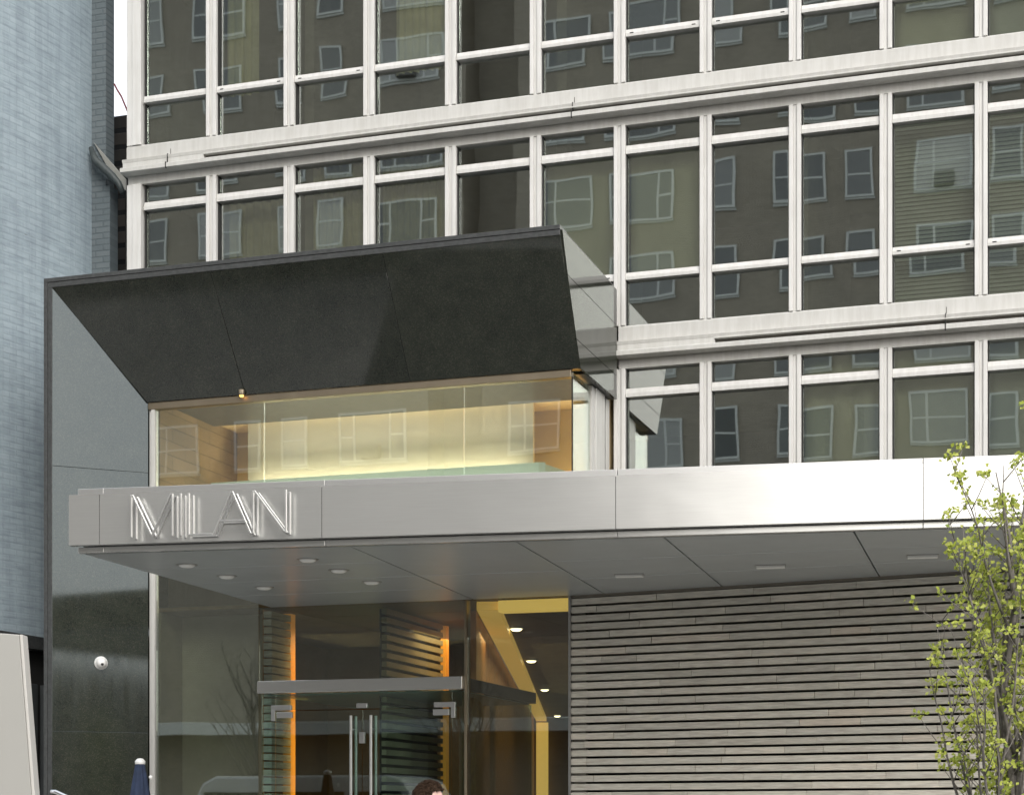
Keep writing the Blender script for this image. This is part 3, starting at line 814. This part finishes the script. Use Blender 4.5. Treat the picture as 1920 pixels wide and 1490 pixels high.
# ------------------------------------------------------------------ neighbouring blue brick building
nb = empty('brick_building', (-14, -3, 0), label='tall blue-grey painted brick building along the left edge', cat='building')
no = Vector((-14, -3, 0))
def npart(mb, name, m, **k):
    o = mb.build(name, m, nb, **k); o.location = -no; return o
XW = -12.13
pl_ = [(XW-.42*((.36-y)/2.3)**1.7, y) for y in [.36-2.3*k/16 for k in range(17)]]
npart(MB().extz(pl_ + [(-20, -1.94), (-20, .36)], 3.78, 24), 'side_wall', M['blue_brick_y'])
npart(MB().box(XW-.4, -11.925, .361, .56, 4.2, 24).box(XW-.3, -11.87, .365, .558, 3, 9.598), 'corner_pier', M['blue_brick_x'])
npart(MB().box(-20, XW-.10, -1.7, .34, 0, 3.60), 'base_wall', M['dark'])
npart(MB().box(-20, XW+.05, -1.83, .34, 3.61, 3.70).box(-20, XW-.02, -1.76, .34, 3.705, 3.775), 'base_cornice', M['granite_trim'])
mb = MB(); 
for y in (-.3, -1.2): mb.box(XW-.095, XW-.03, y-.38, y+.38, .5, 3.2)
npart(mb, 'base_panel', plain('dark_base_panel', (.045,.05,.052), .5, .15), bevel=.01)
npart(MB().box(-15, -12.26, 1.55, 5.5, 3, 10.98), 'rear_wall', M['dark_brick'])
mb = MB()
for k in range(5):
    z = 9.75+.26*k; mb.prism([(-12.262,1.54,z),(-11.75,1.54,z),(-11.75,1.54,z+.10),(-12.262,1.54,z+.10)], [(-12.262,1.60,z+.05),(-11.75,1.60,z+.05),(-11.75,1.60,z+.15),(-12.262,1.60,z+.15)])
mb.box(-12.26, -11.6, 1.61, 1.7, 9.3, 10.98)
npart(mb, 'rear_louvre', M['dark_brick'])
npart(MB().prism([(-12.09,.33,10.16),(-11.62,.33,9.63),(-11.62,.33,9.50),(-11.70,.33,9.50)], [(-12.09,.355,10.16),(-11.62,.355,9.63),(-11.62,.355,9.50),(-11.70,.355,9.50)]), 'flashing', plain('grey_flashing', (.27,.27,.25), .6, .1), bevel=.004)
npart(MB().tube([(-12.07,.24,10.05),(-12.0,.22,9.88),(-11.86,.22,9.75),(-11.76,.22,9.66),(-11.66,.22,9.55),(-11.6,.22,9.42)], [.03,.05,.055,.05,.04,.035], 12), 'drainpipe', plain('dark_lead_pipe', (.045,.055,.055), .5, .2, 20), smooth=True)
npart(MB().box(-11.805, -11.50, .63, .7, 3, 9.7), 'dark_gap_wall', M['dark'])
cb = MB().tube([(-11.885,.50,10.93),(-11.80,.42,10.82),(-11.68,.32,10.68),(-11.50,.15,10.42),(-11.42,.06,10.30)], .012, 6).build('red_cable', plain('red_cable_sheath', (.18,.03,.03), .5))
tag(cb, 'thin dark red cable strung between the brick building and the window corner', 'cable')

# ------------------------------------------------------------------ things at the street side
TR = (-.47, -9.75)
def make_tree(loc, label, name='young_tree', seed=3, H=3.75, leafy=True, spread=1.0, n=42, cat='tree'):
    rnd = random.Random(seed)
    t = empty(name, (loc[0], loc[1], 0), label=label, cat=cat)
    wood = MB(); leaf = MB()
    def cluster(p, k):
        for _ in range(k):
            c = p + Vector((rnd.gauss(0,.016), rnd.gauss(0,.016), rnd.gauss(.004,.016)))
            d = Vector((rnd.gauss(0,1), rnd.gauss(0,1), rnd.gauss(.5,.8))).normalized()
            u = d.orthogonal().normalized(); w = d.cross(u); L = rnd.uniform(.016,.029); W = L*rnd.uniform(.45,.7)
            b = len(leaf.v)
            leaf.v += [tuple(c-d*L*.1), tuple(c+d*L*.45+u*W+w*.004), tuple(c+d*L), tuple(c+d*L*.45-u*W+w*.004)]
            leaf.f.append([b,b+1,b+2,b+3]); leaf.m.append(0)
    trunk = [Vector((rnd.gauss(0,.012)*i, rnd.gauss(0,.012)*i, z)) for i, z in enumerate((0,.6,1.2,1.7,2.2,2.7,3.1,3.45))]
    wood.tube(trunk, [.046,.036,.030,.025,.020,.014,.008,.003], 8)
    for i in range(n):
        z0 = rnd.uniform(.9, 2.75); az = rnd.uniform(0, 6.283)
        f = z0/3.45*7; k = min(6, int(f)); p = Vector((0,0,z0)) + (trunk[k]-Vector((0,0,trunk[k].z)))
        lean = rnd.uniform(.22,.55)*spread; L = min(rnd.uniform(.8,1.7), (H-z0)*rnd.uniform(.75,1.0))
        d = Vector((math.cos(az)*lean, math.sin(az)*lean, 1)).normalized()
        pts = [p]; rad = [rnd.uniform(.010,.015)]
        ns = 9
        for s in range(ns):
            d = (d + Vector((rnd.gauss(0,.07), rnd.gauss(0,.07), .05))).normalized()
            pts.append(pts[-1]+d*L/ns); rad.append(rad[0]*(1-(s+1)/ns*.85))
        wood.tube(pts, rad, 5)
        for s in range(2, ns+1):
            for _ in range(2 if s < ns else 2):
                if rnd.random() < .45: continue
                a2 = rnd.uniform(0, 6.283); q = pts[s]; e = (d*.5+Vector((math.cos(a2), math.sin(a2), rnd.uniform(.2,.9)))).normalized(); l2 = rnd.uniform(.06,.26)
                tw = [q, q+e*l2*.5+Vector((0,0,.01)), q+e*l2+Vector((0,0,.03))]
                wood.tube(tw, [.004,.003,.002], 4)
                if leafy:
                    cluster(tw[2], rnd.randint(9,17))
                    if rnd.random() < .55: cluster(tw[1], rnd.randint(4,9))
            if leafy and rnd.random() < .35: cluster(pts[s], rnd.randint(3,7))
    wood.build('trunk', M['bark'], t, smooth=True)
    if leafy: leaf.build('crown', M['leaf'], t, fix=False)
    return t
make_tree(TR, 'slender young street tree with sparse yellow-green spring leaves at right')

for k, (x, y, sd_) in enumerate(((-24.5,-33.6,21),(-17.5,-33.4,33),(-30.5,-33.5,45))):
    bt = make_tree((x, y), 'leafless tree across the road, reflected in the lobby glass, %s of three' % ('middle', 'nearest to the corner', 'farthest')[k], 'bare_tree', sd_, 3.75, False, 1.7, 40)
    bt.scale = (2.0, 2.0, 2.0)
# pale grey tapering panel at the lower left edge
pn = empty('tapered_panel', (-5.666, -11.12, 0), R(17.9), label='plain pale grey tapered panel standing at the lower left edge', cat='panel')
MB().prism([(-1.3,0,0),(.19,0,0),(-.012,0,2.61),(-1.3,0,2.70)], [(-1.3,.10,0),(.19,.10,0),(-.012,.10,2.61),(-1.3,.10,2.70)]).build('panel_body', M['grey_panel'], pn, bevel=.006)
MB().prism([(.191,-.004,0),(.209,-.004,0),(.006,-.004,2.61),(-.010,-.004,2.61)], [(.191,.104,0),(.209,.104,0),(.006,.104,2.61),(-.010,.104,2.61)]).build('edge_trim', M['grey_edge'], pn, bevel=.003)

# closed navy umbrella beside the granite jamb
um = empty('closed_umbrella', (-9.02, -3.9, 0), label='closed navy canvas umbrella with a white cap before the granite jamb', cat='umbrella')
MB().lathe([(.22,0),(.22,.06),(.05,.07)], n=20).build('base', M['steel_dark'], um)
MB().tube([(0,0,.06),(0,0,2.12)], .02, 10).build('pole', M['steel_dark'], um)
cv = MB(); prof = [(.08,.85),(.14,1.0),(.125,1.4),(.10,1.75),(.062,2.0),(.04,2.13)]
nn = 32; b0 = len(cv.v)
for r, z in prof:
    for k in range(nn):
        a = 6.283*k/nn; rr = r*(1+.16*math.cos(a*8)); cv.v.append((rr*math.cos(a), rr*math.sin(a), z))
for i in range(len(prof)-1):
    for k in range(nn):
        k2 = (k+1) % nn; cv.f.append([i*nn+k, i*nn+k2, (i+1)*nn+k2, (i+1)*nn+k]); cv.m.append(0)
cv.build('canvas', M['navy'], um, smooth=True)
MB().lathe([(.05,2.12),(.052,2.15),(.03,2.175),(.006,2.18)], n=16).build('cap', M['dome'], um, smooth=True)
MB().lathe([(.004,-.02),(.016,-.012),(.02,0),(.016,.012),(.004,.02)], c=(.135,-.03,1.99), n=12).build('tie_button', M['dome'], um, smooth=True)

# chrome handrail
hr = empty('handrail', (-9.35, -4.9, 0), label='bright chrome handrail end at the bottom left in front of the jamb', cat='handrail')
MB().tube([(.30,-.05,1.68),(.16,-.02,1.775),(.0,0,1.835),(-.05,0,1.838)], .022, 10).build('rail', M['chrome'], hr, smooth=True)
MB().tube([(.05,0,0),(.05,0,1.80)], .02, 10).tube([(.05,0,0),(.05,0,.012)], .06, 16).build('post', M['chrome'], hr)

# ------------------------------------------------------------------ person walking past (mostly below the frame)
pe = empty('person', (-4.55, -8.13, 0), R(17.9), label='person with short brown hair walking to the right, head bowed', cat='person')
skin = plain('skin', (.66,.42,.36), .5, .06, 20)
hairm = plain('brown_hair', (.040,.024,.015), .8, .4, 60)
hairm.node_tree.nodes['Principled BSDF'].inputs['Specular IOR Level'].default_value = .12
coat = plain('dark_coat', (.03,.032,.035), .85, .2, 30)
jean = plain('dark_trousers', (.03,.035,.05), .85, .2, 30)
def skinned(name, joints, edges, m, parent, sub=2, root=0):
    me = bpy.data.meshes.new(name); me.from_pydata([j[0] for j in joints], edges, []); me.materials.append(m)
    o = bpy.data.objects.new(name, me); COL.objects.link(o); o.parent = parent
    md = o.modifiers.new('Skin', 'SKIN'); md.use_smooth_shade = True
    bpy.context.view_layer.objects.active = o
    if not me.skin_vertices: me.skin_vertices.new()
    for i, j in enumerate(joints):
        r = j[1]; me.skin_vertices[0].data[i].radius = (r, r) if not isinstance(r, tuple) else r
        me.skin_vertices[0].data[i].use_root = (i == root)
    ss = o.modifiers.new('Sub', 'SUBSURF'); ss.levels = sub; ss.render_levels = sub
    return o
J = [((0,0,.98),(.15,.11)), ((.02,0,1.15),(.14,.10)), ((.05,0,1.38),(.17,.115)), ((.08,0,1.50),(.10,.08)), ((.115,0,1.565),.058), ((.14,0,1.63),.06),
     ((.06,.18,1.46),.062), ((-.06,.25,1.18),.045), ((.06,.27,.95),.034), ((.085,.265,.87),(.04,.022)),
     ((.06,-.18,1.46),.062), ((.14,-.25,1.19),.045), ((.33,-.23,1.05),.034), ((.41,-.215,1.04),(.04,.022)),
     ((.02,.10,.90),.09), ((.16,.10,.52),.062), ((.10,.10,.10),.045), ((.24,.10,.05),.04),
     ((-.02,-.10,.90),.09), ((-.06,-.10,.50),.062), ((-.30,-.10,.16),.045), ((-.20,-.10,.06),.04)]
ED = [(0,1),(1,2),(2,3),(3,4),(4,5),(2,6),(6,7),(7,8),(8,9),(2,10),(10,11),(11,12),(12,13),(0,14),(14,15),(15,16),(16,17),(0,18),(18,19),(19,20),(20,21)]
body = skinned('body', J, ED, skin, pe)
for (px, py, pz), dirx in (((.085,.265,.87), Vector((.1,0,-1))), ((.41,-.215,1.04), Vector((1,.1,-.15)))):
    for k, (off, L) in enumerate(((-.028,.062),(-.010,.072),(.009,.068),(.026,.055))):
        b0 = Vector((px+.01, py+off*.9, pz)) + dirx*.03
        dn = dirx.normalized(); cu = Vector((.25,0,-.25)) if k >= 0 else 0
        pass
cj = [(p, (r[0]+.02, r[1]+.02) if isinstance(r, tuple) else r+.018) for p, r in (J[0], J[1], J[2], J[3], J[6], J[7], J[8], J[10], J[11], J[12])]
cj[0] = ((0,0,.80),(.19,.15))
skinned('coat', cj, [(0,1),(1,2),(2,3),(2,4),(4,5),(5,6),(2,7),(7,8),(8,9)], coat, pe)
tj = [(p, (r[0]+.012, r[1]+.012) if isinstance(r, tuple) else r+.014) for p, r in (J[0], J[14], J[15], J[16], J[18], J[19], J[20])]
skinned('trousers', tj, [(0,1),(1,2),(2,3),(0,4),(4,5),(5,6)], jean, pe)
# head: a shaped ellipsoid with brow, nose, chin; bowed forward
HT = Matrix.Translation((.165,0,1.70)) @ Matrix.Rotation(R(16), 4, 'Y')
def headmesh(hair=False):
    bm = bmesh.new(); bmesh.ops.create_uvsphere(bm, u_segments=40, v_segments=28, radius=1)
    for v in list(bm.verts):
        x, y, z = v.co
        p = Vector((x*.098, y*.076, z*.122))
        if z < 0: p.x += .018*(-z); p.y *= 1+.22*z; p.x *= 1+.10*z
        if x > 0:
            p.x += .030*math.exp(-((y/.16)**2))*math.exp(-(((z+.16)/.17)**2))          # nose
            p.x += .006*math.exp(-(((z-.18)/.12)**2)) - .010*math.exp(-(((abs(y)-.38)/.16)**2))*math.exp(-(((z-.02)/.12)**2))
            p.x += .008*math.exp(-((y/.3)**2))*math.exp(-(((z+.48)/.07)**2)) + .010*math.exp(-((y/.4)**2))*math.exp(-(((z+.85)/.15)**2))
        if hair: p = p*1.09 + Vector((-.006, 0, .006))
        v.co = p
    if hair:
        kill = [v for v in bm.verts if (v.co.x > .022 and v.co.z < .088 + .1*(v.co.x-.05)) or (v.co.z < -.015 and v.co.x > -.02) or v.co.z < -.085]
        bmesh.ops.delete(bm, geom=kill, context='VERTS')
        rn = random.Random(4)
        for v in bm.verts: v.co += v.co.normalized()*rn.uniform(-.005,.010)
    else:
        for s in (-1, 1):       # ears and eyes
            bmesh.ops.create_uvsphere(bm, u_segments=12, v_segments=8, radius=1, matrix=Matrix.Translation((-.004, s*.077, -.008)) @ Matrix.Diagonal((.018,.009,.03,1)))
    bm.transform(HT)
    me = bpy.data.meshes.new('head'); bm.to_mesh(me); bm.free()
    me.polygons.foreach_set('use_smooth', [True]*len(me.polygons))
    return me
hm = headmesh(); hm.materials.append(skin); inst('head', hm, pe)
hh = headmesh(True)
hb = MB(); hb.v = [tuple(v.co) for v in hh.vertices]; hb.f = [list(p.vertices) for p in hh.polygons]; hb.m = [0]*len(hb.f)
rn = random.Random(9); hc = HT @ Vector((0,0,0)); vs = [v.co.copy() for v in hh.vertices]
for k in range(700):
    p = rn.choice(vs); nv = (p-hc).normalized()
    d = (HT.to_3x3() @ Vector((-.6+rn.gauss(0,.5), rn.gauss(0,.7), -.2+rn.gauss(0,.5)))); d = (d - nv*d.dot(nv)).normalized()
    L = rn.uniform(.018,.045)
    hb.tube([p-nv*.002, p+d*L*.5+nv*.008, p+d*L+nv*rn.uniform(-.001,.010)], [.0035,.003,.0008], 4)
bpy.data.meshes.remove(hh)
hb.build('hair', hairm, pe, fix=False)
eye = MB()
for s in (-1, 1): eye.lathe([(.002,-.010),(.008,-.006),(.010,0),(.008,.006),(.002,.010)], c=HT @ Vector((.087, s*.030, .004)), n=10)
eye.build('eyes', plain('dark_eye', (.03,.02,.015), .2), pe, smooth=True)
hand = MB()
for (hx, hy, hz), d, cu in (((.09,.265,.835), Vector((.12,0,-1)), Vector((1,0,0))), ((.445,-.21,1.03), Vector((1,.1,-.2)), Vector((0,0,-1)))):
    d.normalize()
    side_ = d.cross(cu).normalized()
    for off, L in ((-.027,.058),(-.009,.070),(.009,.066),(.026,.050)):
        b = Vector((hx,hy,hz)) + side_*off
        hand.tube([b-d*.02, b+d*L*.4+cu*.004, b+d*L*.75+cu*.016, b+d*L*.95+cu*.034], [.010,.009,.0085,.007], 8)
    b = Vector((hx,hy,hz)) + side_*-.032 - d*.03
    hand.tube([b, b-side_*.02+d*.02+cu*.012, b-side_*.026+d*.05+cu*.02], [.012,.010,.008], 8)
hand.build('fingers', skin, pe, smooth=True)
# dark hood bunched behind the neck
hd = MB(); hd.lathe([(.03,-.05),(.085,-.03),(.10,.02),(.075,.06),(.03,.075)], c=(.0,0,1.60), n=20)
hd.build('hood', coat, pe, smooth=True)

# ------------------------------------------------------------------ across the street (seen in the reflections)
def window_mesh(kind):
    w = {'single': .92, 'double': 1.75, 'triple': 2.35}[kind]; h = 1.62; mb = MB()
    f = .075
    mb.box(-w/2-.02, w/2+.02, .0, .05, -.07, -.002, 0)
    mb.box(-w/2, -w/2+f, .03, .10, 0, h, 0); mb.box(w/2-f, w/2, .03, .10, 0, h, 0)
    mb.box(-w/2+f, w/2-f, .03, .10, 0, f, 0); mb.box(-w/2+f, w/2-f, .03, .10, h-f, h, 0)
    cuts = {'single': [], 'double': [-.34], 'triple': [-.62, .62]}[kind]
    for c in cuts: mb.box(c-f*.45, c+f*.45, .032, .10, f, h-f, 0)
    ed = [-w/2+f]+cuts+[w/2-f]
    for a, b in zip(ed, ed[1:]):
        if b-a < 1.15: mb.box(a+.02, b-.02, .034, .09, h*.49, h*.49+.06, 0)
    mb.box(-w/2+.02, w/2-.02, .06, .075, .02, h-.02, 1)
    return mb.mesh('window', [M['opp_frame'], M['opp_glass_dark']])
def mk_farglass():
    m = N('far_pane'); 
    oi = m.n('ShaderNodeObjectInfo')
    m.set(Base_Color=m.ramp(oi.outputs['Random'], [(0,(.05,.055,.055)),(.5,(.12,.125,.12)),(.8,(.26,.27,.26)),(1,(.34,.34,.32))]), Roughness=.08, Specular_IOR_Level=.8)
    return m.mat
M['opp_glass_dark'] = mk_farglass()
WM = {k: window_mesh(k) for k in ('single', 'double', 'triple')}
OY = -38
pat = {'left': [(-50.5,'single'),(-47.8,'double'),(-45,'single'),(-42.6,'single'),(-40,'double'),(-37.5,'triple'),(-34.6,'single'),(-32.2,'single'),(-29.6,'double'),(-26.9,'single'),(-25.2,'single'),(-22.4,'triple')],
       'right': [(-16.9,'double'),(-14.2,'triple'),(-11.5,'single'),(-8.9,'double'),(-6.9,'single'),(-4.6,'double'),(-2.6,'single')]}
def opart(mb, name, m, par, org, **k):
    o = mb.build(name, m, par, **k); o.location = -Vector(org); return o
XEND = -1.3
rn = random.Random(11)
for key, x0, x1, lab in (('left', -52, -20.5, 'beige brick apartment block with triple windows, seen only as a reflection at left'), ('right', -18.6, XEND, 'beige brick apartment block seen only as a reflection in the right-hand windows')):
    OO = (x0+8, OY, 0)
    ob = empty('apartment_block', OO, label=lab, cat='building')
    mb = MB().box(x0, x1, OY-12, OY, 0, 33)
    if key == 'left': mb.box(x1+.001, -18.601, OY-12, OY-1.6, 0, 33)
    opart(mb, 'wall', M['opp_brick'], ob, OO)
    opart(MB().box(x0-.1, x1+.1, OY-12.1, OY+.35, 33.001, 33.6), 'cornice', M['opp_frame'], ob, OO)
    acs = MB()
    for fl in range(2 if key == 'left' else 1, 10):
        z = 5.02 + fl*2.72
        for x, k in pat[key]:
            if key == 'left' and x < -40 and fl < 6: continue
            inst('window', WM[k], ob, Vector((x, OY, z)) - Vector(OO))
            if rn.random() < .06: acs.box(x-.3, x+.3, OY+.08, OY+.34, z+.08, z+.46)
    opart(acs, 'air_conditioners', M['ac'], ob, OO)
aw = tag(MB().prism([(-33,OY+.02,4.3),(-9,OY+.02,4.3),(-9,OY+.02,4.75),(-33,OY+.02,4.75)], [(-33,OY+1.6,4.25),(-9,OY+1.6,4.25),(-9,OY+1.6,4.6),(-33,OY+1.6,4.6)]).build('street_awning', M['opp_frame']), 'long white awning reflected as a pale band in the lobby glass', 'awning')
lwb = empty('low_building', (18, OY, 0), label='low brown brick building across the street, outside the picture', cat='building')
opart(MB().box(-.6, 30, OY-14, OY-.5, 0, 4.2), 'wall', M['opp_brick2'], lwb, (18, OY, 0))
opart(MB().box(-.65, 30.05, OY-14.05, OY-.4, 4.201, 4.5), 'parapet', M['concrete'], lwb, (18, OY, 0))
mdb = empty('corner_building', (42, OY, 0), label='brown brick corner building down the street, outside the picture', cat='building')
opart(MB().box(31, 60, OY-14, OY, 0, 8), 'wall', M['opp_brick2'], mdb, (42, OY, 0))
for fl in range(2):
    for k in range(7): inst('window', WM['single'], mdb, (31+2.2+k*3.9-42, 0, 2+fl*3.0))

# parked van, behind the camera's left shoulder: shows in the lobby glass
va = empty('parked_van', (-12.1, -11.55, -.145), label='pale grey parked van whose roof shows reflected in the lobby glass', cat='van')
vp = plain('van_paint', (.50,.51,.52), .25, .03)
prof = [(-2.35,.42),(-2.4,1.0),(-2.30,2.0),(-2.15,2.30),(-1.9,2.42),(1.2,2.42),(1.45,2.34),(2.0,1.42),(2.62,1.22),(2.72,.9),(2.7,.42)]
MB().prism([(x,-.98,z) for x,z in prof], [(x,.98,z) for x,z in prof]).build('body', vp, va, bevel=.05)
MB().prism([(1.42,.985,2.15),(1.78,.985,1.52),(.55,.985,1.52),(.55,.985,2.15)], [(1.42,1.0,2.15),(1.78,1.0,1.52),(.55,1.0,1.52),(.55,1.0,2.15)]).prism([(.45,.985,2.15),(.45,.985,1.52),(-2.1,.985,1.52),(-2.1,.985,2.15)], [(.45,1.0,2.15),(.45,1.0,1.52),(-2.1,1.0,1.52),(-2.1,1.0,2.15)]).build('side_window', plain('van_glass', (.02,.022,.025), .08), va)
for x in (-1.5, 1.75):
    for y in (-.85, .85):
        MB().lathe([(.34,-.11),(.36,-.08),(.36,.08),(.34,.11)], c=(x,y,.36), n=28, M=Matrix.Rotation(R(90), 3, 'X')).build('wheel', plain('tyre', (.02,.02,.02), .8), va, smooth=False)

# ------------------------------------------------------------------ light: bright overcast sky, soft sun
w = bpy.data.worlds.new('World'); S.world = w; w.use_nodes = True
nt = w.node_tree
sky = nt.nodes.new('ShaderNodeTexSky'); sky.sky_type = 'NISHITA'; sky.sun_disc = False
EL, AZ = 32, 150
sky.sun_elevation = R(EL); sky.sun_rotation = R(AZ); sky.air_density = 1.0; sky.dust_density = 6.0; sky.ozone_density = 1.0
hs = nt.nodes.new('ShaderNodeHueSaturation'); hs.inputs['Saturation'].default_value = .52
bg = nt.nodes['Background']; bg.inputs['Strength'].default_value = .15
gm = nt.nodes.new('ShaderNodeGamma'); gm.inputs['Gamma'].default_value = .45        # overcast: flatten the clear-sky contrast
ml = nt.nodes.new('ShaderNodeVectorMath'); ml.operation = 'SCALE'; ml.inputs['Scale'].default_value = 3.1
nt.links.new(sky.outputs[0], hs.inputs['Color']); nt.links.new(hs.outputs[0], gm.inputs['Color'])
nt.links.new(gm.outputs[0], ml.inputs[0]); nt.links.new(ml.outputs[0], bg.inputs['Color'])
sl = bpy.data.lights.new('sun', 'SUN'); sl.energy = .75; sl.angle = R(25); sl.color = (1, .975, .94)
so_ = bpy.data.objects.new('sun', sl); COL.objects.link(so_)
dv = Vector((math.sin(R(AZ))*math.cos(R(EL)), math.cos(R(AZ))*math.cos(R(EL)), math.sin(R(EL))))
so_.rotation_euler = dv.to_track_quat('Z', 'Y').to_euler(); so_.location = (0, -20, 30)

# ------------------------------------------------------------------ camera (level, shifted up)
cd_ = bpy.data.cameras.new('camera'); co = bpy.data.objects.new('camera', cd_); COL.objects.link(co)
co.location = (0, -19.8, 1.6); co.rotation_euler = (R(90), 0, R(17.9))
cd_.sensor_fit = 'HORIZONTAL'; cd_.sensor_width = 36; cd_.lens = 36*3377/1920
cd_.shift_y = (1530-745)/1920; cd_.clip_end = 2000; cd_.clip_start = .1
S.camera = co
S.view_settings.view_transform = 'Standard'; S.view_settings.look = 'None'
S.view_settings.exposure = .88; S.view_settings.gamma = 1
S.render.engine = 'CYCLES'
S.cycles.max_bounces = 10; S.cycles.transparent_max_bounces = 16; S.cycles.glossy_bounces = 6
S.cycles.use_denoising = True
S.cycles.caustics_reflective = False; S.cycles.caustics_refractive = False
